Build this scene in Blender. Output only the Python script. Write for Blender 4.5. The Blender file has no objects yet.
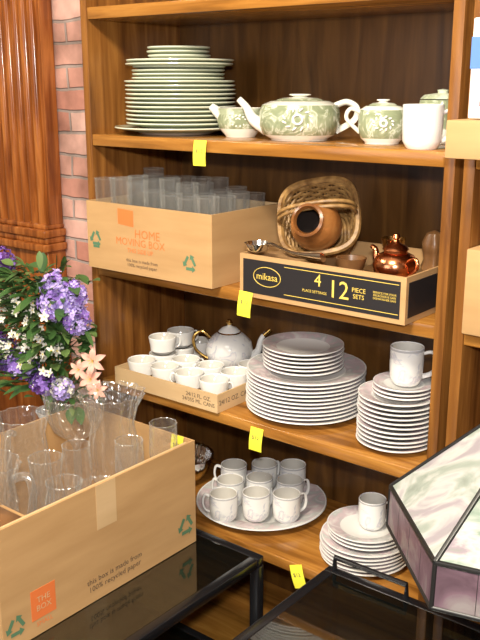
import bpy, bmesh, math, random
from mathutils import Matrix, Vector, noise
random.seed(7)
scene=bpy.context.scene
COL=bpy.context.collection
pi=math.pi
# ------------------------------------------------------------------ materials
MATS={}
def newmat(name):
    m=bpy.data.materials.new(name); m.use_nodes=True
    nt=m.node_tree; b=nt.nodes['Principled BSDF']
    MATS[name]=m
    return m,nt,b
def setp(b,**k):
    for kk,v in k.items():
        kk=kk.replace('_',' ')
        if kk in b.inputs: b.inputs[kk].default_value=v
def c4(c): return (c[0],c[1],c[2],1)
def simple(name,col,rough=.5,**k):
    m,nt,b=newmat(name); setp(b,Base_Color=c4(col),Roughness=rough,**k); return m
def ramp(nt,stops):
    r=nt.nodes.new('ShaderNodeValToRGB')
    e=r.color_ramp.elements
    e[0].position=stops[0][0]; e[0].color=c4(stops[0][1])
    e[1].position=stops[-1][0]; e[1].color=c4(stops[-1][1])
    for p,c in stops[1:-1]:
        x=e.new(p); x.color=c4(c)
    return r
def coords(nt,scale=(1,1,1),rot=(0,0,0)):
    t=nt.nodes.new('ShaderNodeTexCoord'); mp=nt.nodes.new('ShaderNodeMapping')
    mp.inputs['Scale'].default_value=scale; mp.inputs['Rotation'].default_value=rot
    nt.links.new(t.outputs['Object'],mp.inputs['Vector']); return mp.outputs[0]
def noisemat(name,stops,scale=8,stretch=(1,1,1),rough=.5,bump=0,detail=4,dist=0,**k):
    m,nt,b=newmat(name); setp(b,Roughness=rough,**k)
    v=coords(nt,stretch)
    n=nt.nodes.new('ShaderNodeTexNoise'); n.inputs['Scale'].default_value=scale; n.inputs['Detail'].default_value=detail
    n.inputs['Distortion'].default_value=dist
    nt.links.new(v,n.inputs['Vector'])
    r=ramp(nt,stops); nt.links.new(n.outputs['Fac'],r.inputs[0]); nt.links.new(r.outputs[0],b.inputs['Base Color'])
    if bump:
        bp=nt.nodes.new('ShaderNodeBump'); bp.inputs['Strength'].default_value=bump; bp.inputs['Distance'].default_value=.002
        nt.links.new(n.outputs['Fac'],bp.inputs['Height']); nt.links.new(bp.outputs[0],b.inputs['Normal'])
    return m
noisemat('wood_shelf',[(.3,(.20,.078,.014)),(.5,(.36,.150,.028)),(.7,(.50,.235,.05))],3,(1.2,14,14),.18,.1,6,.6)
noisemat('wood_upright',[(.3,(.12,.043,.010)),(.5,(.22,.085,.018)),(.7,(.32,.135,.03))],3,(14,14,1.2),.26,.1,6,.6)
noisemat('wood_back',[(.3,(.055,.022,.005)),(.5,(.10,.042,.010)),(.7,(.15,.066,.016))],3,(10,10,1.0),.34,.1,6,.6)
noisemat('wood_column',[(.3,(.13,.032,.008)),(.5,(.29,.085,.017)),(.7,(.48,.17,.04))],3,(12,12,1.2),.16,.1,6,.5)
noisemat('wood_floor',[(.3,(.05,.02,.008)),(.5,(.09,.04,.015)),(.7,(.13,.06,.025))],3,(1.2,10,1),.4,.1,6,.4)
noisemat('cardboard',[(.3,(.48,.28,.115)),(.7,(.56,.34,.15))],5,(1,1,6),.75,.08,5)
noisemat('cardboard_light',[(.3,(.60,.40,.20)),(.7,(.68,.47,.25))],5,(1,1,6),.75,.05,5)
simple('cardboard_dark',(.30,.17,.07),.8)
simple('print_orange',(.80,.20,.05),.6)
simple('print_faded_orange',(.80,.20,.05),.6)
simple('print_green',(.10,.22,.12),.6)
simple('print_dark',(.12,.08,.05),.6)
simple('print_yellow',(.85,.62,.12),.5)
simple('black_card',(.02,.018,.02),.45)
simple('paper_yellow',(.98,.90,.06),.6)
simple('paper_ink',(.15,.12,.08),.7)
simple('china_white',(.88,.87,.84),.07)
simple('china_inner_shaded',(.66,.63,.57),.15)  # white china darkened: shade inside the cups is put into the colour
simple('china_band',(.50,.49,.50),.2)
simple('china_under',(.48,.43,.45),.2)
simple('china_cream',(.86,.85,.76),.1)
simple('gold',(.75,.48,.14),.2,Metallic=1.0)
simple('brass',(.80,.55,.22),.2,Metallic=1.0)
simple('steel',(.85,.85,.84),.14,Metallic=1.0)
simple('bronze',(.18,.11,.05),.35,Metallic=1.0)
simple('lead',(.06,.06,.06),.4,Metallic=.8)
noisemat('copper',[(.3,(.65,.22,.09)),(.7,(.85,.38,.18))],12,(1,1,1),.2,0,3,Metallic=1.0)
simple('metal_black',(.012,.012,.014),.22)
noisemat('clay',[(.3,(.14,.05,.014)),(.5,(.30,.115,.03)),(.7,(.46,.21,.065))],9,(1,1,3),.22,.1)
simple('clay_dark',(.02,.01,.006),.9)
noisemat('wicker',[(.3,(.15,.07,.02)),(.7,(.42,.24,.08))],60,(1,1,1),.45,.3)
noisemat('wood_dark',[(.3,(.08,.035,.012)),(.7,(.25,.12,.045))],14,(1,1,1),.35,.2)
noisemat('china_marble',[(.33,(.82,.79,.76)),(.46,(.68,.54,.57)),(.58,(.56,.58,.56)),(.72,(.80,.74,.74))],18,(1,1,.4),.07,0,6,1.5)
noisemat('china_sketch',[(.54,(.88,.87,.84)),(.60,(.62,.63,.68)),(.635,(.84,.78,.78)),(.68,(.88,.87,.84))],30,(1,1,1),.07,0,6,.8)
m,nt,b=newmat('china_green'); setp(b,Roughness=.12)
v=coords(nt)
n=nt.nodes.new('ShaderNodeTexNoise'); n.inputs['Scale'].default_value=22; n.inputs['Distortion'].default_value=2.5
nt.links.new(v,n.inputs['Vector'])
r=ramp(nt,[(.40,(.26,.30,.18)),(.54,(.36,.40,.26)),(.585,(.66,.69,.56)),(.63,(.38,.42,.28))]); nt.links.new(n.outputs['Fac'],r.inputs[0])
nt.links.new(r.outputs[0],b.inputs['Base Color'])
noisemat('china_green_rim',[(.42,(.38,.43,.28)),(.58,(.66,.70,.55))],34,(1,1,1),.1,0,5,1)
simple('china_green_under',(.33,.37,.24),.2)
simple('china_green_lip',(.68,.71,.56),.1)
def thinglass(name,tcol,base,gain,dcol,dfac,pw_,rough=.06,bump=0,bscale=60):
    m,nt,b=newmat(name); nt.nodes.remove(b); out=nt.nodes['Material Output']
    tr=nt.nodes.new('ShaderNodeBsdfTransparent'); tr.inputs[0].default_value=c4(tcol)
    g=nt.nodes.new('ShaderNodeBsdfGlossy'); g.inputs['Roughness'].default_value=rough
    d=nt.nodes.new('ShaderNodeBsdfDiffuse'); d.inputs[0].default_value=c4(dcol)
    fr=nt.nodes.new('ShaderNodeLayerWeight'); fr.inputs['Blend'].default_value=.5
    if bump:
        vv=coords(nt); vo=nt.nodes.new('ShaderNodeTexVoronoi'); vo.inputs['Scale'].default_value=bscale; nt.links.new(vv,vo.inputs['Vector'])
        bp=nt.nodes.new('ShaderNodeBump'); bp.inputs['Strength'].default_value=bump; bp.inputs['Distance'].default_value=.006
        nt.links.new(vo.outputs['Distance'],bp.inputs['Height']); nt.links.new(bp.outputs[0],g.inputs['Normal']); nt.links.new(bp.outputs[0],fr.inputs['Normal'])
    pw=nt.nodes.new('ShaderNodeMath'); pw.operation='POWER'; pw.inputs[1].default_value=pw_; nt.links.new(fr.outputs['Facing'],pw.inputs[0])
    ma=nt.nodes.new('ShaderNodeMath'); ma.operation='MULTIPLY_ADD'; ma.use_clamp=True; ma.inputs[1].default_value=gain; ma.inputs[2].default_value=base
    nt.links.new(pw.outputs[0],ma.inputs[0])
    md=nt.nodes.new('ShaderNodeMath'); md.operation='MULTIPLY_ADD'; md.use_clamp=True; md.inputs[1].default_value=dfac*5; md.inputs[2].default_value=dfac*.4
    nt.links.new(pw.outputs[0],md.inputs[0])
    m1=nt.nodes.new('ShaderNodeMixShader'); nt.links.new(md.outputs[0],m1.inputs[0])
    nt.links.new(tr.outputs[0],m1.inputs[1]); nt.links.new(d.outputs[0],m1.inputs[2])
    m2=nt.nodes.new('ShaderNodeMixShader'); nt.links.new(ma.outputs[0],m2.inputs[0]); nt.links.new(m1.outputs[0],m2.inputs[1]); nt.links.new(g.outputs[0],m2.inputs[2])
    nt.links.new(m2.outputs[0],out.inputs['Surface'])
thinglass('glass_clear',(.985,.99,.985),.09,.5,(1,1,.97),.08,3.5,.14)
thinglass('glass_cut',(.985,.99,.985),.14,.55,(1,1,.97),.10,3,.11,.45,75)
thinglass('glass_table',(.42,.50,.47),.13,.9,(.07,.08,.07),.06,3,.03)
# brick
m,nt,b=newmat('brick_wall_mat'); setp(b,Roughness=.9)
tc=nt.nodes.new('ShaderNodeTexCoord'); sx=nt.nodes.new('ShaderNodeSeparateXYZ'); cx=nt.nodes.new('ShaderNodeCombineXYZ')
nt.links.new(tc.outputs['Object'],sx.inputs[0]); nt.links.new(sx.outputs[0],cx.inputs[0]); nt.links.new(sx.outputs[2],cx.inputs[1])
nz=nt.nodes.new('ShaderNodeTexNoise'); nz.inputs['Scale'].default_value=9; nz.inputs['Detail'].default_value=5; nt.links.new(tc.outputs['Object'],nz.inputs['Vector'])
add=nt.nodes.new('ShaderNodeVectorMath'); add.operation='MULTIPLY_ADD'; nt.links.new(nz.outputs['Color'],add.inputs[0]); add.inputs[1].default_value=(.02,.02,0); nt.links.new(cx.outputs[0],add.inputs[2])
br=nt.nodes.new('ShaderNodeTexBrick'); nt.links.new(add.outputs[0],br.inputs['Vector'])
for k,vv in {'Scale':1,'Brick Width':.2,'Row Height':.068,'Mortar Size':.006,'Mortar Smooth':.5,'Bias':0}.items(): br.inputs[k].default_value=vv
br.inputs['Color1'].default_value=(.48,.20,.14,1); br.inputs['Color2'].default_value=(.70,.46,.39,1); br.inputs['Mortar'].default_value=(.38,.32,.29,1)
mx=nt.nodes.new('ShaderNodeMix'); mx.data_type='RGBA'; mx.blend_type='MULTIPLY'; mx.inputs[0].default_value=.85
rr=ramp(nt,[(.3,(.45,.40,.37)),(.7,(1.25,1.2,1.2))]); nt.links.new(nz.outputs['Fac'],rr.inputs[0])
nt.links.new(br.outputs['Color'],mx.inputs[6]); nt.links.new(rr.outputs[0],mx.inputs[7]); nt.links.new(mx.outputs[2],b.inputs['Base Color'])
bp=nt.nodes.new('ShaderNodeBump'); bp.invert=True; bp.inputs['Distance'].default_value=.01; bp.inputs['Strength'].default_value=.7
nt.links.new(br.outputs['Fac'],bp.inputs['Height']); nt.links.new(bp.outputs[0],b.inputs['Normal'])
noisemat('plaster',[(.3,(.50,.40,.28)),(.7,(.58,.47,.34))],4,(1,1,1),.9)
simple('ceiling_mat',(.75,.70,.62),.9)
noisemat('slag_glass',[(.30,(.08,.10,.08)),(.42,(.16,.22,.17)),(.50,(.40,.40,.37)),(.58,(.22,.17,.20)),(.72,(.13,.18,.13))],6,(1,2.4,1),.42,.05,5,2.0,Specular_IOR_Level=.25)
noisemat('slag_glass_light',[(.25,(.16,.19,.16)),(.42,(.32,.36,.32)),(.5,(.50,.50,.48)),(.6,(.34,.30,.33)),(.78,(.28,.32,.28))],5,(1,2.4,1),.35,.05,5,1.8,Specular_IOR_Level=.3)
noisemat('slag_glass_mauve',[(.3,(.09,.055,.07)),(.5,(.19,.12,.15)),(.7,(.32,.30,.28))],9,(1,1,1),.25,.05,6,1.2)
simple('leaf_green',(.05,.12,.03),.5); simple('leaf_light',(.13,.21,.06),.5)
simple('petal_purple',(.30,.17,.60),.6); simple('petal_lilac',(.55,.44,.86),.6); simple('petal_deep',(.13,.04,.24),.6)
simple('petal_white',(.85,.83,.74),.6); simple('petal_peach',(.80,.42,.33),.6); simple('petal_yellow',(.85,.65,.15),.6)
simple('print_blue',(.10,.22,.5),.5); simple('print_white',(.8,.8,.8),.5); simple('print_red',(.6,.06,.05),.5)
# ------------------------------------------------------------------ mesh builder
I4=Matrix.Identity(4)
def T(x,y,z): return Matrix.Translation((x,y,z))
def RX(a): return Matrix.Rotation(math.radians(a),4,'X')
def RY(a): return Matrix.Rotation(math.radians(a),4,'Y')
def RZ(a): return Matrix.Rotation(math.radians(a),4,'Z')
def face_dir(d,roll=0):
    return Vector(d).normalized().to_track_quat('Z','Y').to_matrix().to_4x4() @ RZ(roll)
def crom(pts,n=6):
    P=[Vector(p) for p in pts]; out=[]
    for i in range(len(P)-1):
        p0=P[max(i-1,0)];p1=P[i];p2=P[i+1];p3=P[min(i+2,len(P)-1)]
        for k in range(n):
            t=k/n
            out.append(.5*((2*p1)+(-p0+p2)*t+(2*p0-5*p1+4*p2-p3)*t*t+(-p0+3*p1-3*p2+p3)*t**3))
    out.append(P[-1]); return out
TXT={}
def textgeo(body,size):
    k=(body,size)
    if k not in TXT:
        c=bpy.data.curves.new('txt','FONT'); c.body=body; c.size=size; c.align_x='CENTER'; c.align_y='CENTER'; c.resolution_u=2
        o=bpy.data.objects.new('txt',c); COL.objects.link(o); bpy.context.view_layer.update()
        me=o.to_mesh(); TXT[k]=([v.co.copy() for v in me.vertices],[tuple(p.vertices) for p in me.polygons])
        o.to_mesh_clear(); bpy.data.objects.remove(o); bpy.data.curves.remove(c)
    return TXT[k]
class MB:
    def __init__(s): s.v=[];s.f=[];s.m=[];s.s=[];s.mats=[]
    def mi(s,mat):
        if mat not in s.mats: s.mats.append(mat)
        return s.mats.index(mat)
    def add(s,vs,fs,mat,smooth=False,M=I4):
        o=len(s.v); s.v+= [M@Vector(v) for v in vs]; i=s.mi(mat)
        for f in fs: s.f.append(tuple(o+a for a in f)); s.m.append(i); s.s.append(smooth)
    def box(s,a,b,mat,M=I4):
        x0,y0,z0=a;x1,y1,z1=b
        vs=[(x0,y0,z0),(x1,y0,z0),(x1,y1,z0),(x0,y1,z0),(x0,y0,z1),(x1,y0,z1),(x1,y1,z1),(x0,y1,z1)]
        s.add(vs,[(0,3,2,1),(4,5,6,7),(0,1,5,4),(1,2,6,5),(2,3,7,6),(3,0,4,7)],mat,False,M)
    def bbox(s,a,b,mat,bev=.004,M=I4):
        bm=bmesh.new(); r=bmesh.ops.create_cube(bm,size=1)
        for v in bm.verts: v.co=Vector([a[i]+(v.co[i]+.5)*(b[i]-a[i]) for i in range(3)])
        bmesh.ops.bevel(bm,geom=bm.edges[:],offset=bev,segments=2,affect='EDGES',profile=.5)
        bm.verts.index_update(); s.add([v.co.copy() for v in bm.verts],[tuple(v.index for v in f.verts) for f in bm.faces],mat,False,M); bm.free()
    def lathe(s,prof,mat,M=I4,seg=40,flute=0,amp=0,sup=2,close=False):
        vs=[];fs=[];n=len(prof)
        for r,z in prof:
            for k in range(seg):
                t=2*pi*k/seg; c,si=math.cos(t),math.sin(t)
                q=1.0
                if sup!=2: q=1/((abs(c)**sup+abs(si)**sup)**(1/sup))
                if flute: q*=1+amp*math.cos(flute*t)
                rr=max(r,.00005)*q
                vs.append((rr*c,rr*si,z))
        mats=mat if isinstance(mat,list) else [mat]*(n-1)
        o=len(s.v); s.v+=[M@Vector(v) for v in vs]
        for i in range(n-1):
            mi=s.mi(mats[i])
            for k in range(seg):
                k2=(k+1)%seg
                s.f.append((o+i*seg+k,o+i*seg+k2,o+(i+1)*seg+k2,o+(i+1)*seg+k)); s.m.append(mi); s.s.append(True)
    def tube(s,pts,r,mat,M=I4,seg=8,n=5,smooth=True,flat=1.0,closed=False):
        if n>1: 
            rs=r if isinstance(r,(list,tuple)) else None
            P=crom(pts,n)
            if rs: 
                R=[]
                for i in range(len(pts)-1):
                    for k in range(n): R.append(rs[i]+(rs[i+1]-rs[i])*k/n)
                R.append(rs[-1])
            else: R=[r]*len(P)
        else: P=[Vector(p) for p in pts]; R=list(r) if isinstance(r,(list,tuple)) else [r]*len(P)
        vs=[];fs=[]; up=None
        for i,p in enumerate(P):
            t=(P[min(i+1,len(P)-1)]-P[max(i-1,0)])
            if t.length<1e-9: t=Vector((0,0,1))
            t.normalize()
            if up is None: up=t.orthogonal().normalized()
            up=(up-t*up.dot(t)); up=up.normalized() if up.length>1e-6 else t.orthogonal().normalized()
            w=t.cross(up)
            for k in range(seg):
                a=2*pi*k/seg; vs.append(p+R[i]*(math.cos(a)*up+flat*math.sin(a)*w))
        for i in range(len(P)-1):
            for k in range(seg):
                k2=(k+1)%seg; fs.append((i*seg+k,i*seg+k2,(i+1)*seg+k2,(i+1)*seg+k))
        fs.append(tuple(range(seg))[::-1]); fs.append(tuple((len(P)-1)*seg+k for k in range(seg)))
        s.add(vs,fs,mat,smooth,M)
    def text(s,body,size,mat,M): 
        v,f=textgeo(body,size); s.add(v,f,mat,False,M)
    def obj(s,name,loc=(0,0,0),rotz=0,parent=None,recalc=True,sharp=45):
        me=bpy.data.meshes.new(name); me.from_pydata([tuple(v) for v in s.v],[],s.f)
        for mm in s.mats: me.materials.append(MATS[mm])
        me.polygons.foreach_set('material_index',s.m); me.polygons.foreach_set('use_smooth',s.s)
        if recalc:
            bm=bmesh.new(); bm.from_mesh(me); bmesh.ops.remove_doubles(bm,verts=bm.verts,dist=1e-6); bmesh.ops.recalc_face_normals(bm,faces=bm.faces); bm.to_mesh(me); bm.free()
        try: me.set_sharp_from_angle(angle=math.radians(sharp))
        except Exception: pass
        me.update()
        o=bpy.data.objects.new(name,me); COL.objects.link(o); o.location=loc; o.rotation_euler=(0,0,math.radians(rotz))
        if parent: o.parent=parent
        return o
Z1,Z2,Z3,Z4=1.3806,1.0519,.7428,.4223
Z0=1.650; W=.95; DP=.34; TH=.028
# ------------------------------------------------------------------ room
def slab(name,a,b,mat):
    m=MB(); m.box(a,b,mat); return m.obj(name)
slab('floor',(-2.2,-3.4,-.05),(3.6,.42,0),'wood_floor')
slab('ceiling',(-2.2,-3.4,2.8),(3.6,.42,2.85),'ceiling_mat')
slab('wall_back',(-2.2,.37,0),(3.6,.42,2.8),'brick_wall_mat')
slab('wall_left',(-2.25,-3.4,0),(-2.2,.42,2.8),'plaster')
slab('wall_right',(3.6,-3.4,0),(3.65,.42,2.8),'plaster')
slab('wall_front',(-2.2,-3.45,0),(3.6,-3.4,2.8),'plaster')
# ------------------------------------------------------------------ bookcases
def bookcase(name,x0,x1,shelves,top):
    m=MB(); t=.022
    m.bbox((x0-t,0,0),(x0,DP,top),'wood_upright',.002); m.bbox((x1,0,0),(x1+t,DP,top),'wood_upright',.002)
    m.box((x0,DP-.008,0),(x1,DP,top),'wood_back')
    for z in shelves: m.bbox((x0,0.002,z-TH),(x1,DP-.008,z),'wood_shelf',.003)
    m.bbox((x0-t-.015,-.015,top),(x1+t+.015,DP+.0,top+.03),'wood_shelf',.006)
    m.box((x0,.012,0),(x1,.03,.06),'wood_upright')
    return m.obj(name)
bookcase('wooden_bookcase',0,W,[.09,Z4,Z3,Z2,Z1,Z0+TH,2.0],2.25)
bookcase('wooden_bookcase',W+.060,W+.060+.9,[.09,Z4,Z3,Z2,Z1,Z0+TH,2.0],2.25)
# ------------------------------------------------------------------ reeded column (pilaster)
m=MB()
x0,x1=-.88,-.565; yb=.366; yf=.318
def extr(pts,z0,z1,mat,m,smooth=True):
    n=len(pts); vs=[(p[0],p[1],z0) for p in pts]+[(p[0],p[1],z1) for p in pts]
    m.add(vs,[(i,(i+1)%n,n+(i+1)%n,n+i) for i in range(n)],mat,smooth); m.add(vs,[tuple(range(n))[::-1],tuple(range(n,2*n))],mat)
pts=[(x0,yb),(x0,yf)]
nre=7; wre=(x1-x0-.03)/nre
for i in range(nre):
    cxx=x0+.015+wre*(i+.5)
    pts.append((cxx-wre*.5,yf))
    for k in range(9):
        a=pi-pi*k/8; pts.append((cxx+wre*.42*math.cos(a),yf-wre*.42*math.sin(a)))
pts+=[(x1,yf),(x1,yb)]
extr(pts,1.06,2.6,'wood_column',m)
for (za,zb,o) in [(.975,1.0,.035),(1.0,1.02,.022),(1.02,1.045,.03),(1.045,1.06,.012),(0,.975,.015)]:
    m.bbox((x0-o,yf-o-.012,za),(x1+o*.5,yb,zb),'wood_column',.004 if zb-za<.03 else .003)
m.obj('reeded_wooden_pilaster',sharp=60)
# ------------------------------------------------------------------ open cardboard boxes
def openbox(m,x0,x1,y0,y1,h,mat='cardboard',t=.004,z=0):
    m.box((x0,y0,z),(x1,y1,z+t),mat)
    m.box((x0,y0,z+t),(x1,y0+t,z+h),mat); m.box((x0,y1-t,z+t),(x1,y1,z+h),mat)
    m.box((x0,y0+t,z+t),(x0+t,y1-t,z+h),mat); m.box((x1-t,y0+t,z+t),(x1,y1-t,z+h),mat)
def recyc(m,M,s,mat='print_green'):
    for k in range(3):
        a=k*120
        m.add([(-.32*s,-.45*s,0),(.2*s,-.45*s,0),(.2*s,-.25*s,0),(-.32*s,-.25*s,0)],[(0,1,2,3)],mat,False,M@RZ(a))
        m.add([(.2*s,-.58*s,0),(.48*s,-.35*s,0),(.2*s,-.12*s,0)],[(0,1,2)],mat,False,M@RZ(a))
m=MB(); w,d,h=.412,.265,.168
openbox(m,0,w,0,d,h)
F=RX(90)
m.text('HOME',.030,'print_faded_orange',T(.21,-.0008,.100)@F)
m.add([(.112,-.0006,.120),(.165,-.0006,.116),(.165,-.0006,.155),(.112,-.0006,.158)],[(0,1,2,3)],'print_faded_orange')
m.text('MOVING BOX',.026,'print_faded_orange',T(.185,-.0008,.078)@F)
m.text('THIS SIDE UP',.015,'print_faded_orange',T(.185,-.0008,.058)@F)
m.text('this box is made from\n100% recycled paper',.012,'print_dark',T(.19,-.0008,.028)@F)
recyc(m,T(.345,-.0008,.05)@F,.036); recyc(m,T(.03,-.0008,.075)@F,.036)
m.box((.02,-.0006,.052),(.042,0,.058),'print_green')
m.box((0.004,d-.008,h-.05),(w-.004,d-.004,h+.0),'cardboard_light')
m.obj('cardboard_box',(.004,-.03,Z2+.0005))
# tumblers
def glathe(m,prof,M=I4,seg=40,fl=0,amp=0,mat='glass_clear'):
    zi=max(range(len(prof)),key=lambda i:prof[i][1]); P=prof[:zi+1]; m.lathe(P,mat,M,seg,fl,amp)
    r,z=P[-1]
    m.lathe([(r+.0013,z),(r,z+.0013),(r-.0013,z),(r,z-.0013),(r+.0013,z)],mat,M,seg,fl,amp)
m=MB()
for iy in range(4):
    for ix in range(7):
        x=.036+ix*.056; y=.034+iy*.057
        if x>.39 or y>.24: continue
        hh=.236-.024*(ix/6)+random.uniform(-.016,.010); r=.0255
        glathe(m,[(0,.002),(r*.8,0),(r*.82,.02),(r,hh-.012)],T(x+random.uniform(-.002,.002),y,.0055),40,10 if (ix+iy)%2 else 0,.05 if (ix+iy)%2 else 0,'glass_clear')
m.obj('drinking_glasses',(.004,-.03,Z2+.0005),recalc=False)
# black dinnerware carton
m=MB(); w,d,h=.405,.29,.094
openbox(m,0,w,0,d,h,'cardboard')
m.box((.010,-.001,.010),(w-.012,0,h-.010),'black_card')
m.box((w,.01,.012),(w+.001,d-.01,h-.012),'black_card')
m.tube([(.075+.036*math.cos(a),-.0016,.05+.021*math.sin(a)) for a in [i*2*pi/24 for i in range(25)]],.0008,'print_yellow',n=1,seg=5)
m.text('mikasa',.021,'print_yellow',T(.075,-.002,.05)@F)
m.text('12',.052,'print_yellow',T(.255,-.002,.047)@F)
m.text('4',.036,'print_yellow',T(.205,-.002,.060)@F)
m.text('PLACE SETTINGS',.008,'print_yellow',T(.197,-.002,.036)@F)
m.text('PIECE\nSETS',.013,'print_yellow',T(.302,-.002,.047)@F)
m.text('SERVICE FOR FOUR\nMICROWAVE SAFE\nDISHWASHER SAFE',.006,'print_yellow',T(.360,-.002,.05)@F)
m.box((.12,-.0014,.077),(.39,-.001,.0782),'print_yellow')
m.box((.12,-.0014,.018),(.39,-.001,.0192),'print_yellow')
m.obj('dinnerware_carton',(.500,-.035,Z2+.0005))
m=MB(); m.bbox((0,0,0),(.19,.2,.055),'wood_dark',.004); m.obj('wooden_box',(.70,.01,Z2+.006))
m=MB()
def sq_(t,sup=3.2):
    c,s_=math.cos(t),math.sin(t); return 1/((abs(c)**sup+abs(s_)**sup)**(1/sup))
NR=26
def coil(m,r,z,rad,mat,ph=0,M=I4,seg=104,amp=.0026):
    P=[]
    for k in range(seg+1):
        t=2*pi*k/seg; q=sq_(t); rr=r*q+amp*math.cos(NR/2*t*1.0+ph); P.append((rr*math.cos(t),rr*math.sin(t),z))
    m.tube(P,rad,mat,M,6,1)
for i in range(13):
    z=-.10+i*.0082; r=.055+.028*(i/12)
    coil(m,r,z,.0036,'wicker',pi*(i%2))
for i in range(7): coil(m,.008+i*.008,-.10,.0042,'wicker',amp=0)
coil(m,.086,.004,.0075,'wicker',amp=0); coil(m,.084,-.006,.005,'wicker',amp=0)
for k in range(NR):
    t=2*pi*k/NR; q=sq_(t); c,s_=math.cos(t),math.sin(t)
    m.tube([(.055*q*c,.055*q*s_,-.10),(.084*q*c,.084*q*s_,.0)],.0022,'wicker',n=1,seg=6)
for s_ in (-.006,.006):
    m.tube([(-.085,s_,0),(-.078,s_,.04),(-.035,s_,.062),(.035,s_,.062),(.078,s_,.04),(.085,s_,0)],.0045,'wicker')
bas=m.obj('wicker_basket',(.613,.100,1.219)); bas.rotation_euler=(face_dir((.25,-.76,.48),12)).to_euler()
m=MB()
prof=[(0,-.052)]+[(.056*math.sin(a),-.056*math.cos(a)) for a in [pi*i/16 for i in range(2,13)]]+[(.034,.048),(.036,.056),(.030,.058),(.026,.050),(.034,.035),(.04,.0),(.02,-.035),(0,-.04)]
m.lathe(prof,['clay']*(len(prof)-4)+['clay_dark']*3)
pot=m.obj('clay_pot',(.626,.072,1.205)); pot.rotation_euler=face_dir((.16,-.80,.30)).to_euler()
m=MB()
m.lathe([(0,0),(.034,0),(.043,.016),(.046,.032),(.038,.050),(.024,.057),(.024,.062),(.027,.063),(.022,.070),(.008,.076),(.005,.082),(.009,.087),(.006,.094),(0,.095)],'copper')
m.tube([(-.04,0,.02),(-.058,0,.032),(-.062,0,.052),(-.074,0,.058)],[.010,.008,.006,.005],'copper')
m.tube([(.040,0,.045),(.06,0,.052),(.066,0,.035),(.044,0,.018)],.0035,'copper')
m.obj('copper_kettle',(.824,.066,Z2+.0625),-20)
m=MB(); m.lathe([(0,0),(.018,0),(.028,.02),(.032,.038),(.029,.038),(.024,.02),(0,.008)],'wood_dark'); m.obj('wooden_bowl',(.733,.045,Z2+.0625))
m=MB(); m.lathe([(0,0),(.022,0),(.026,.015),(.020,.030),(.024,.050),(.025,.065),(.016,.086),(0,.092)],'wood_dark',seg=32,flute=6,amp=.1); m.obj('carved_wooden_figurine',(.858,.168,Z2+.0625))
m=MB(); m.lathe([(0,0),(.016,0),(.012,.01),(.012,.03),(.022,.05),(.026,.07),(.024,.07),(.018,.05),(0,.04)],'brass'); m.obj('brass_cup',(.775,.145,Z2+.0625))
m=MB(); m.lathe([(0,0),(.012,0),(.024,.008),(.030,.022),(.0285,.022),(.022,.009),(0,.003)],'steel',I4,28)
m.tube([(.028,0,.021),(.05,0,.022),(.09,0,.012),(.13,0,.010),(.175,0,.012)],[.004,.0035,.0035,.005,.008],'steel',I4,8,5,flat=1.6)
m.obj('serving_ladle',(.532,-.014,Z2+.0955),-3)
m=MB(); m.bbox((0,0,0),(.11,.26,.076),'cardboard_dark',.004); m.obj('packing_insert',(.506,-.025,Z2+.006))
# ------------------------------------------------------------------ plates / stacks
def plate(m,R,z,matrim='china_white',matc='china_white',h=.016,dx=0,dy=0,seg=56,sq=2):
    green=matrim=='china_green_rim'
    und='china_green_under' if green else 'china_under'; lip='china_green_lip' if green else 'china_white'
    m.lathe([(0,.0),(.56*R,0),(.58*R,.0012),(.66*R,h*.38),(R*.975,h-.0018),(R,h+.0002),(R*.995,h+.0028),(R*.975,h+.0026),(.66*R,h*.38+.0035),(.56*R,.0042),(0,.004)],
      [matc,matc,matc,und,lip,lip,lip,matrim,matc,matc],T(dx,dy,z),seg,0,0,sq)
def stack(name,loc,items):
    m=MB(); z=0
    for (R,n,p,mr,mc,h,dx,dy) in items:
        for i in range(n):
            plate(m,R,z,mr,mc,h,dx+random.uniform(-.0018,.0018),dy+random.uniform(-.0018,.0018)); z+=p
    return m.obj(name,loc),z
G='china_green_rim';CR='china_cream';WH='china_white';MA='china_marble'
stack('green_plate_stack',(.168,.146,Z1+.0005),[(.152,1,.010,G,CR,.016,-.010,-.006),(.136,11,.0098,G,CR,.017,0,0),(.114,4,.0088,G,CR,.015,-.004,0),(.132,2,.0088,G,CR,.012,0,0),(.077,3,.0095,G,CR,.014,-.004,0)])
stack('dinner_plate_stack',(.556,.146,Z3+.0005),[(.142,11,.0092,MA,WH,.017,0,0),(.097,6,.0095,MA,WH,.013,-.009,.004)])
_,zt=stack('salad_plate_stack',(.828,.100,Z3+.0005),[(.086,11,.0102,MA,WH,.014,0,0),(.066,3,.0085,MA,WH,.01,.006,.01)])
_,zb_=stack('bread_plate_stack',(.748,.122,Z4+.0005),[(.104,6,.0092,MA,WH,.015,0,0),(.09,3,.0092,MA,WH,.013,.0,.004)])
def mug(m,r,h,ang,mat='china_white',M=I4,flare=1.0,handle='china_white',hs=1.0,rim=None):
    rim=rim or mat
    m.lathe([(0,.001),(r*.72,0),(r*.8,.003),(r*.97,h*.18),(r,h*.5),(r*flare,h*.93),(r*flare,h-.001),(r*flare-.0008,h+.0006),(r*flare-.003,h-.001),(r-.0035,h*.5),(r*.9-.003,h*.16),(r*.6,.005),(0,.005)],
      [mat]*5+['china_band' if mat=='china_sketch' else mat]+[rim,rim]+['china_inner_shaded']*4,M,36)
    H=M@RZ(ang); hw=.026*hs
    m.tube([(r*.93,0,h*.82),(r+hw*.7,0,h*.86),(r+hw,0,h*.6),(r+hw*.75,0,h*.32),(r*.93,0,h*.2)],.0036*hs,handle,H,8,5,flat=1.5)
m=MB(); mug(m,.036,.082,30,'china_sketch'); m.obj('coffee_mug',(.838,.112,Z3+zt+.001))
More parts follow.
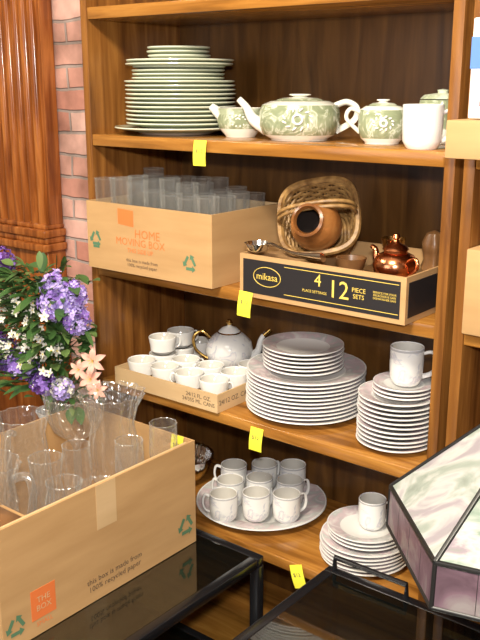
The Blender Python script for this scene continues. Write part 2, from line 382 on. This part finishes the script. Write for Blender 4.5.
m=MB(); mug(m,.032,.070,40,'china_sketch',hs=.8); m.obj('coffee_mug',(.758,.134,Z4+zb_+.0005))
m=MB(); plate(m,.172,0,MA,WH,.022,seg=64); m.obj('serving_platter',(.402,.178,Z4+.0005))
Rv=Vector((.781,.625));Fv=Vector((-.625,.781))
for i in (-1,0,1):
    for j in (-1,0,1):
        o=Rv*(i*.080+j*.012+random.uniform(-.003,.003))+Fv*(j*.086+(.010 if i==0 else -.004))
        m=MB(); mug(m,.0355,.072,random.choice([205,190,225]) if i<0 else random.choice([60,80,100]),'china_sketch',hs=.72)
        m.obj('coffee_mug',(.404+o.x,.168+o.y,Z4+.0138 if abs(i)+abs(j)<2 else Z4+.017))
m=MB(); m.lathe([(0,0),(.035,0),(.037,.006),(.062,.022),(.077,.055),(.083,.080),(.087,.082),(.080,.078),(.074,.055),(.056,.025),(0,.01)],'steel',I4,72,24,.015)
m.obj('silver_bowl',(.135,.165,Z4+.0005))
# ------------------------------------------------------------------ green tea set
def pot(m,R,H,mat,knob=True,spout=True,handle=True,ang=0,lid=True):
    M=RZ(ang)
    m.lathe([(0,0),(R*.70,0),(R*.72,.004),(R*.90,H*.15),(R,H*.38),(R*1.0,H*.70),(R*.93,H*.88),(R*.72,H*.97),(R*.58,H*.99),(R*.52,H*.97),(0,H*.9)],
       ['china_cream','china_cream','china_cream',mat,mat,mat,'china_cream','china_green_rim','china_cream','china_cream'],M,56,0,0,2.3)
    if lid:
        m.lathe([(0,H*.98),(R*.56,H*.985),(R*.58,H*1.0),(R*.45,H*1.045),(R*.2,H*1.06),(R*.16,H*1.08),(R*.28,H*1.12),(R*.25,H*1.145),(0,H*1.15)],['china_green_rim']*3+['china_cream']*5,M,40)
    if spout:
        m.tube([(-R*.8,0,H*.3),(-R*1.15,0,H*.5),(-R*1.33,0,H*.8),(-R*1.53,0,H*1.02)],[H*.22,H*.15,H*.10,H*.08],'china_cream',M,14,6)
    if handle:
        m.tube([(R*.85,0,H*.85),(R*1.15,0,H*.95),(R*1.40,0,H*.8),(R*1.34,0,H*.5),(R*.9,0,H*.22)],.006,'china_cream',M,8,6,flat=1.3)
VA=30
def medal(m,R,H,ang,s,mat='china_white'):
    def bead(th,z,w,l,rot):
        c,s_=math.cos(th-math.radians(VA)),math.sin(th-math.radians(VA)); q=1/((abs(c)**2.3+abs(s_)**2.3)**(1/2.3))
        rad=R*q*(1.0-.10*abs((z-H*.55)/(H*.45))**3)+.0006
        m.tube([(-l,0,0),(-l*.4,0,.0006),(l*.4,0,.0006),(l,0,0)],[w*.3,w,w,w*.3],mat,T(rad*math.cos(th),rad*math.sin(th),z)@face_dir((math.cos(th),math.sin(th),0),rot),6,2)
    for k in range(8):
        a=2*pi*k/8; dr=s*.34; bead(ang+dr*math.cos(a)/R,H*.55+dr*math.sin(a),.0026,s*.24,math.degrees(a)+90)
    for k in range(12):
        a=2*pi*k/12+.3; dr=s*.85; bead(ang+dr*1.25*math.cos(a)/R,H*.55+dr*math.sin(a)*.85,.0020,s*.20,math.degrees(a)+140)
m=MB(); pot(m,.089,.086,'china_green',ang=VA)
medal(m,.089,.086,math.radians(-58),.028)
m.obj('teapot',(.537,.13,Z1+.0005))
m=MB()
m.lathe([(0,0),(.034,0),(.036,.004),(.05,.02),(.055,.036),(.051,.052),(.055,.066),(.052,.066),(.048,.052),(.05,.036),(.03,.012),(0,.009)],['china_cream']*3+['china_green']*2+['china_green_rim','china_cream']+['china_inner_shaded']*4,RZ(VA),48)
m.tube([(-.040,0,.045),(-.056,0,.058),(-.070,0,.070)],[.016,.012,.008],'china_cream',RZ(VA),12)
m.tube([(.046,0,.058),(.068,0,.064),(.074,0,.045),(.05,0,.02)],.0045,'china_cream',RZ(VA))
medal(m,.050,.07,math.radians(-58),.016)
m.obj('creamer_jug',(.366,.135,Z1+.0005))
m=MB(); pot(m,.05,.078,'china_green',spout=False,handle=False,ang=VA)
for sgn in (1,-1): m.tube([(sgn*.044,0,.062),(sgn*.066,0,.070),(sgn*.074,0,.05),(sgn*.046,0,.022)],.0045,'china_cream',RZ(VA))
medal(m,.05,.078,math.radians(-58),.018)
m.obj('sugar_bowl',(.742,.135,Z1+.0005))
m=MB(); mug(m,.038,.082,30,'china_white',flare=1.02); m.obj('coffee_mug',(.880,.045,Z1+.0005))
m=MB()
m.lathe([(0,0),(.03,0),(.045,.03),(.048,.07),(.046,.088),(.043,.088),(.045,.07),(.036,.02),(0,.01)],['china_cream']*2+['china_green']*3+['china_cream']*3,I4,40)
m.lathe([(0,.089),(.046,.090),(.038,.098),(.01,.102),(.012,.108),(0,.110)],'china_green_rim'); m.obj('lidded_jar',(.835,.215,Z1+.0005))
# ------------------------------------------------------------------ tea cups in tray
m=MB(); openbox(m,0,.35,0,.315,.046,'cardboard_light')
m.text('24/12 OZ. CANS',.018,'print_dark',T(.3505,.07,.023)@RZ(90)@RX(90)) 
m.text('24/12 FL. OZ.\n24/355 ML. CANS',.014,'print_dark',T(.290,-.0008,.023)@F)
m.obj('cardboard_tray',(.06,-.008,Z3+.0005))
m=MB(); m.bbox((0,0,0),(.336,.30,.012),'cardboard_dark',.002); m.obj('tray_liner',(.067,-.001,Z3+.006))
cups=[]
for iy,y in enumerate((.046,.122,.198,.272)):
    for ix in range(4):
        x=.106+ix*.083+(0 if iy%2==0 else .004)
        if iy==2 and ix in (1,2): continue
        if iy==3 and ix in (1,2): continue
        cups.append((x,y))
for (x,y) in cups:
    m=MB(); mug(m,.034,.044,random.choice([20,190,210,60]) ,'china_white',flare=1.1,hs=.55)
    m.obj('teacup',(x,y,Z3+.0185))
for (x,y) in [cups[4],cups[8]]:
    m=MB(); mug(m,.034,.044,random.choice([20,190,210,60]),'china_white',flare=1.1,hs=.55); m.obj('teacup',(x,y,Z3+.0640))
m=MB(); R=.064;H=.100
m.lathe([(0,0),(R*.55,0),(R*.57,.005),(R*.9,H*.25),(R,H*.5),(R*.92,H*.75),(R*.65,H*.93),(R*.45,H),(0,H*.98)],'china_sketch',I4,48)
m.lathe([(R*.45,H*.995),(R*.49,H),(R*.45,H+.003)],'gold',I4,40)
m.lathe([(0,H),(R*.46,H+.003),(R*.3,H+.013),(R*.1,H+.018),(R*.07,H+.022)],'china_white',I4,40)
m.lathe([(R*.07,H+.02),(R*.15,H+.027),(R*.1,H+.034),(0,H+.036)],'gold',I4,20)
m.tube([(R*.85,0,H*.3),(R*1.2,0,H*.5),(R*1.35,0,H*.85),(R*1.7,0,H*1.08)],[.015,.010,.007,.006],'china_white',I4,12)
m.tube([(R*1.45,0,H*.93),(R*1.72,0,H*1.09)],[.0072,.0066],'gold',I4,12,1)
m.tube([(-R*.8,0,H*.85),(-R*1.15,0,H*1.02),(-R*1.5,0,H*.85),(-R*1.4,0,H*.5),(-R*.9,0,H*.25)],.0042,'gold',I4,8,6)
m.obj('porcelain_teapot',(.247,.236,Z3+.0185),35)
# ------------------------------------------------------------------ price tags
def tag(name,x,y,z,rot=0,w=.034,h=.056,tilt=6):
    m=MB(); vs=[];fs=[]
    nx,ny=2,6
    for j in range(ny+1):
        for i in range(nx+1):
            vs.append((-w/2+w*i/nx,-.006*math.sin(j/ny*pi*.7)-.0004,-h*j/ny))
    for j in range(ny):
        for i in range(nx):
            a=j*(nx+1)+i; fs.append((a,a+1,a+nx+2,a+nx+1))
    m.add(vs,fs,'paper_yellow',True)
    m.text('$12',.013,'paper_ink',T(0,-.0075,-h*.4)@F)
    o=m.obj(name,(x,y,z),recalc=False); o.rotation_euler=(0,math.radians(rot),math.radians(tilt)); return o
tag('price_tag',.362,-.003,Z1-.001,0)
tag('price_tag',.522,-.040,Z2+.012,4)
tag('price_tag',.526,-.003,Z3-.008,3)
tag('price_tag',.640,-.003,Z4+.001,-20)
# ------------------------------------------------------------------ glass tables
def gtable(name,x0,x1,y0,y1,z):
    m=MB(); t=.024
    for (a,b) in [((x0,y0,z-t),(x1,y0+t,z)),((x0,y1-t,z-t),(x1,y1,z)),((x0,y0+t,z-t),(x0+t,y1-t,z)),((x1-t,y0+t,z-t),(x1,y1-t,z))]:
        m.bbox(a,b,'metal_black',.003)
    m.box((x0+t,y0+t,z-.009),(x1-t,y1-t,z-.001),'glass_table')
    for x in (x0,x1-t):
        for y in (y0,y1-t): m.bbox((x,y,0),(x+t,y+t,z-t),'metal_black',.002)
    zz=.16
    for (a,b) in [((x0+t,y0,zz-t),(x1-t,y0+t,zz)),((x0+t,y1-t,zz-t),(x1-t,y1,zz)),((x0,y0+t,zz-t),(x0+t,y1-t,zz)),((x1-t,y0+t,zz-t),(x1,y1-t,zz))]:
        m.bbox(a,b,'metal_black',.003)
    m.box((x0+t,y0+t,zz-.009),(x1-t,y1-t,zz-.001),'glass_table')
    return m.obj(name)
gtable('glass_coffee_table',-.75,.585,-1.0,-.052,.45)
gtable('glass_side_table',.77,1.62,-.85,-.062,.50)
m=MB()
m.tube([(0,0,0),(0,0,.03),(.17,0,.03),(.17,0,0)],.006,'metal_black',n=1,seg=8); m.obj('metal_rail',(.79,-.074,.5005))
# ------------------------------------------------------------------ front cardboard box with glassware
m=MB(); w,d,h=.385,.55,.258
openbox(m,0,w,0,d,h,'cardboard',.005)
m.box((w-.012,.02,h-.10),(w-.006,d-.02,h-.001),'cardboard_light')
RF=RZ(90)@RX(90)
X=w+.0008
m.box((w,.068,.035),(w+.0006,.128,.100),'print_orange')
m.text('THE\nBOX',.018,'cardboard_light',T(w+.0012,.098,.067)@RF)
m.text('SMALL',.014,'print_orange',T(X,.098,.024)@RF)
m.text('this box is made from\n100% recycled paper',.018,'print_dark',T(X,.29,.040)@RF)
recyc(m,T(X,.515,.055)@RF,.045); recyc(m,T(X,.03,.045)@RF,.04)
m.box((w,.245,h-.10),(w+.0005,.30,h),'cardboard_light')
BX,BY,BZ=.035,-.652,.451
m.obj('cardboard_box',(BX,BY,BZ))
def gl(name,x,y,prof,fl=0,amp=0,seg=72,handle=None,z=BZ+.0055,rot=0,hr=.007,tilt=None):
    m=MB(); glathe(m,prof,I4,seg,fl,amp,'glass_cut')
    if handle: m.tube(handle,hr,'glass_cut',I4,10,6)
    o=m.obj(name,(x,y,z),rot)
    if tilt: o.rotation_euler=(math.radians(tilt[0]),math.radians(tilt[1]),math.radians(rot))
    return o
gl('cut_glass_vase',.258,-.205,[(0,0),(.045,0),(.05,.012),(.03,.06),(.028,.10),(.05,.16),(.058,.23),(.048,.285),(.058,.33),(.075,.362)],12,.06)
gl('glass_pitcher',.165,-.51,[(0,0),(.05,0),(.058,.02),(.064,.09),(.056,.17),(.046,.22),(.054,.272)],12,.05,handle=[(.05,0,.245),(.085,0,.26),(.100,0,.21),(.09,0,.13),(.06,0,.08)],rot=20,hr=.009,tilt=(0,9),z=BZ+.016)
gl('glass_pitcher',.116,-.350,[(0,0),(.05,0),(.056,.02),(.062,.12),(.054,.22),(.048,.27),(.058,.315)],14,.04,handle=[(.05,0,.29),(.08,0,.30),(.088,0,.24),(.08,0,.17),(.06,0,.13)],rot=-60)
gl('glass_compote',.122,-.200,[(0,0),(.045,0),(.045,.003),(.012,.015),(.009,.05),(.009,.19),(.02,.21),(.052,.235),(.066,.27),(.072,.325)],16,.05)
def goblet(x,y,s=1.0,h=.30):
    gl('glass_goblet',x,y,[(0,0),(.034*s,0),(.034*s,.002),(.008,.008),(.005,.03),(.005,h*.45),(.010,h*.5),(.03*s,h*.58),(.036*s,h*.75),(.034*s,h)],seg=40,fl=10,amp=.03)
goblet(.372,-.155,.9,.30); goblet(.358,-.25,.9,.285); goblet(.268,-.325,.9,.275)
gl('glass_bowl',.350,-.335,[(0,0),(.03,0),(.032,.01),(.034,.12),(.042,.19),(.048,.205)],16,.05)
gl('glass_jar',.350,-.43,[(0,0),(.035,0),(.04,.01),(.042,.20),(.034,.235),(.037,.25)],20,.04)
gl('glass_jar',.268,-.41,[(0,0),(.032,0),(.036,.01),(.038,.18),(.030,.22),(.036,.275)],20,.04)
m=MB(); m.bbox((0,0,0),(.12,.10,.215),'cardboard',.002); m.bbox((.01,.01,.2155),(.11,.085,.222),'wood_dark',.003); m.obj('wooden_trinket_box',(.275,-.63,BZ+.0055))
tag('price_tag',.375,-.110,.712,0)
# ------------------------------------------------------------------ leaded glass lamp
LC=Vector((1.248,-.186)); a0=math.degrees(math.atan2(-.426+.186,1.179-1.248))
def hexp(r,z,k): 
    a=math.radians(a0+60*k); return Vector((r*math.cos(a),r*math.sin(a),z))
m=MB()
rs,rb,rc=.25,.252,.045; zs,zb,zc_=.826,.752,1.02
for k in range(6):
    A=hexp(rs,zs,k);B=hexp(rs,zs,k+1);C=hexp(rc,zc_,k+1);Dd=hexp(rc,zc_,k);E=hexp(rb,zb,k);G_=hexp(rb,zb,k+1)
    def panel(p,mat):
        nn=(p[1]-p[0]).cross(p[3]-p[0]).normalized()*.0015
        vs=[q+nn for q in p]+[q-nn for q in p]
        m.add(vs,[(0,1,2,3),(7,6,5,4),(0,4,5,1),(1,5,6,2),(2,6,7,3),(3,7,4,0)],mat)
    panel([A,B,C,Dd],'slag_glass' if k%2==0 else 'slag_glass_light')
    panel([E,G_,B,A],'slag_glass_mauve')
    for f in (.25,.5,.75): m.tube([E.lerp(G_,f),A.lerp(B,f)],.0018,'lead',n=1,seg=6)
    m.tube([A,Dd],.0045,'lead',n=1,seg=8); m.tube([A,B],.0045,'lead',n=1,seg=8); m.tube([E,G_],.0045,'lead',n=1,seg=8); m.tube([A,E],.004,'lead',n=1,seg=8); m.tube([Dd,C],.004,'lead',n=1,seg=8)
m.lathe([(0,1.03),(.05,1.02),(.045,1.03),(.02,1.04),(.006,1.05),(.012,1.065),(0,1.085)],'bronze')
m.lathe([(0,.5005),(.10,.5005),(.10,.512),(.075,.52),(.03,.54),(.018,.58),(.028,.64),(.016,.70),(.012,.80),(.008,1.03),(0,1.03)],'bronze')
m.obj('stained_glass_lamp',(LC.x,LC.y,0))
# ------------------------------------------------------------------ neighbour bookcase contents
m=MB(); m.bbox((0,0,0),(.26,.28,.062),'cardboard',.002); m.box((.05,.05,.062),(.2,.2,.063),'print_white'); m.obj('cardboard_carton',(1.012,-.13,Z1+.0005))
m=MB(); m.bbox((0,0,0),(.2,.22,.16),'print_white',.003); m.box((0,-.001,.08),(.2,0,.13),'print_blue'); m.box((-.001,0,.08),(0,.22,.13),'print_blue'); m.box((0.02,-.001,.02),(.15,0,.05),'print_red'); m.obj('product_box',(1.030,-.09,Z1+.064))
m=MB(); m.bbox((0,0,0),(.3,.28,.16),'cardboard',.003); m.box((.1,-.0006,.05),(.2,0,.1),'print_orange'); m.obj('cardboard_carton',(1.014,-.02,Z2+.0005))
# ------------------------------------------------------------------ bouquet
root=bpy.data.objects.new('flower_bouquet',None); COL.objects.link(root); root.location=(-.09,-.10,.451)
def loc(p): return Vector(p)-Vector((-.09,-.10,.451))
m=MB(); m.lathe([(0,0),(.04,0),(.055,.03),(.06,.08),(.045,.15),(.035,.19),(.045,.21),(.041,.21),(.03,.19),(.04,.15),(.05,.08),(0,.01)],'china_white'); m.obj('vase',parent=root)
stem0=Vector((0,0,.19))
st=MB(); lf=MB(); fl=MB()
def leaf(p,d,L,wd,mat):
    d=Vector(d).normalized(); side=d.cross(Vector((random.uniform(-.4,.4),random.uniform(-.4,.4),1))).normalized(); nrm=side.cross(d)
    vs=[];n=5
    for i in range(n+1):
        t=i/n; ww=wd*math.sin(pi*min(t*.92+.06,1))**.8; c=p+d*L*t-Vector((0,0,1))*L*.25*t*t
        vs+= [c-side*ww+nrm*.15*ww,c-nrm*.12*ww,c+side*ww+nrm*.15*ww]
    fs=[]
    for i in range(n):
        a=i*3; fs+=[(a,a+1,a+4,a+3),(a+1,a+2,a+5,a+4)]
    lf.add(vs,fs,mat,True)
def floret(p,d,s,mat,np_=4,ctr='petal_yellow',cup=.3):
    M=T(*p)@face_dir(d,random.uniform(0,90))
    for k in range(np_):
        a=2*pi*k/np_; A=RZ(math.degrees(a))
        w=s*(.5 if np_<=4 else 1.25/np_*1.6)
        vs=[(0,0,0),(s*.5,-w*.8,s*cup*.5),(s*.95,-w*.5,s*cup),(s*1.08,0,s*cup*.8),(s*.95,w*.5,s*cup),(s*.5,w*.8,s*cup*.5),(s*.55,0,s*cup*.25)]
        fl.add(vs,[(0,1,6),(1,2,6),(2,3,6),(3,4,6),(4,5,6),(5,0,6)],mat,True,M@A)
    fl.lathe([(s*.18,0),(s*.14,s*.2),(0,s*.25)],ctr,M,6)
def lily(p,d,s,mat):
    M=T(*p)@face_dir(d,random.uniform(0,60))
    for k in range(6):
        A=RZ(60*k); vs=[];n=6
        for i in range(n+1):
            t=i/n; w=s*.24*math.sin(pi*min(.08+t*.92,1)); x=s*(.08+t); z=s*(.55*t-.42*t*t*t*1.3)
            vs+=[(x,-w,z+w*.35),(x,0,z),(x,w,z+w*.35)]
        fs=[]
        for i in range(n):
            a=i*3; fs+=[(a,a+1,a+4,a+3),(a+1,a+2,a+5,a+4)]
        fl.add(vs,fs,mat,True,M@A)
    for k in range(5):
        a=k*2*pi/5; fl.tube([(0,0,0),(s*.15*math.cos(a),s*.15*math.sin(a),s*.4),(s*.25*math.cos(a),s*.25*math.sin(a),s*.55)],s*.02,'petal_yellow',M,5,3)
def cluster(c,rx,rz,n,mats,s=.008):
    c=loc(c)
    st.tube([stem0,stem0.lerp(c,.5)+Vector((0,0,.03)),c],.0022,'leaf_green',n=4,seg=5)
    for i in range(n):
        u=random.uniform(-1,1); t=random.uniform(0,2*pi); q=math.sqrt(1-u*u)
        d=Vector((q*math.cos(t),q*math.sin(t),u)); rad=random.uniform(.65,1)
        taper=1-.35*max(0,u)
        p=c+Vector((d.x*rx*rad*taper,d.y*rx*rad*taper,d.z*rz*rad)); floret(p,d,s*random.uniform(.8,1.2),random.choice(mats),4,'petal_white' if random.random()<.3 else random.choice(mats))
LI=['petal_lilac','petal_lilac','petal_purple']; PU=['petal_purple','petal_deep','petal_purple']
cluster((.030,-.15,.985),.056,.050,170,LI,.012)
cluster((.0,-.14,1.02),.036,.04,80,LI,.011)
cluster((.085,-.145,1.010),.028,.045,70,LI,.010)
cluster((.09,-.15,.950),.034,.036,70,LI,.011)
cluster((-.22,-.14,1.055),.045,.035,70,PU,.013)
cluster((-.14,-.15,.79),.058,.036,120,PU+LI,.013)
cluster((-.03,-.17,.77),.036,.030,70,PU,.011)
cluster((.055,-.18,.775),.030,.028,50,['petal_lilac','petal_white'],.011)
cluster((-.22,-.16,.82),.050,.055,90,PU,.013)
cluster((-.20,-.15,.95),.03,.03,14,['petal_white'],.012)
for i in range(80):
    p=(random.uniform(-.26,.04),-.15+random.uniform(-.06,.03),random.uniform(.80,.99)); 
    floret(loc(p),(random.uniform(-.2,.8),-1,random.uniform(0,.7)),random.uniform(.008,.014),'petal_white',5,'petal_yellow')
for (p,s) in [((.160,-.17,.865),.033),((.155,-.175,.820),.030),((.185,-.18,.80),.024),((.120,-.18,.838),.024)]:
    lily(loc(p),(.6,-1,.35),s,'petal_peach'); st.tube([stem0,loc(p)*.5+Vector((0,0,.1)),loc(p)],.0025,'leaf_green',n=4,seg=5)
for i in range(520):
    t=random.uniform(0,2*pi); r=random.uniform(.02,.20); z=random.uniform(.72,1.06)
    p=Vector((-.075+r*math.cos(t)*1.0,-.14+r*math.sin(t)*.38,z)); 
    if p.x>-.03: p.y=min(p.y,-.115)
    d=Vector((math.cos(t),math.sin(t)*.5-.45,random.uniform(-.2,.9)))
    leaf(loc(p),d,random.uniform(.035,.07),random.uniform(.006,.015),random.choice(['leaf_green','leaf_green','leaf_green','leaf_light']))
for i in range(14):
    a=random.uniform(0,2*pi); e=Vector((.12*math.cos(a),.04*math.sin(a)-.04,random.uniform(.4,.60)))
    st.tube([stem0,stem0.lerp(e,.5),e],.002,'leaf_green',n=3,seg=5)
    for k in range(7): leaf(stem0.lerp(e,.4+k*.1),(random.uniform(-1,1),random.uniform(-1,-.2),.3),.05,.008,'leaf_green')
st.obj('stems',parent=root); lf.obj('leaves',parent=root,recalc=False); fl.obj('blossoms',parent=root,recalc=False)
# ------------------------------------------------------------------ lights
def area(name,loc_,tgt,size,power,col):
    l=bpy.data.lights.new(name,'AREA'); l.shape='RECTANGLE'; l.size=size[0]; l.size_y=size[1]; l.energy=power; l.color=col
    o=bpy.data.objects.new(name,l); COL.objects.link(o); o.location=loc_
    o.rotation_euler=(Vector(tgt)-Vector(loc_)).to_track_quat('-Z','Y').to_euler(); return o
area('ceiling_light_front',(1.1,-1.6,2.7),(.5,0,.8),(.6,.3),72,(1,.90,.72))
area('ceiling_light_left',(-.9,-1.2,2.72),(.1,0,.9),(.8,.5),32,(1,.9,.75))
area('camera_flash',(1.70,-1.54,1.66),(.4,0,.9),(.10,.06),26,(1,.97,.93))
area('front_fill_light',(.1,-3.2,1.7),(.4,0,.9),(1.6,1.2),16,(.92,.95,1))  # broad fill added from the front of the room; no window stands there
w=bpy.data.worlds.new('world'); scene.world=w; w.use_nodes=True
w.node_tree.nodes['Background'].inputs[0].default_value=(1,.85,.65,1); w.node_tree.nodes['Background'].inputs[1].default_value=.25
# ------------------------------------------------------------------ camera
cd=bpy.data.cameras.new('camera'); cam=bpy.data.objects.new('camera',cd); COL.objects.link(cam)
cd.sensor_fit='VERTICAL'; cd.sensor_height=24; cd.lens=870.4/640*24; cd.clip_start=.02
cam.location=(1.6651,-1.4905,1.5); cam.rotation_euler=(pi/2-.2645,0,.6749)
scene.camera=cam
scene.view_settings.view_transform='Standard'
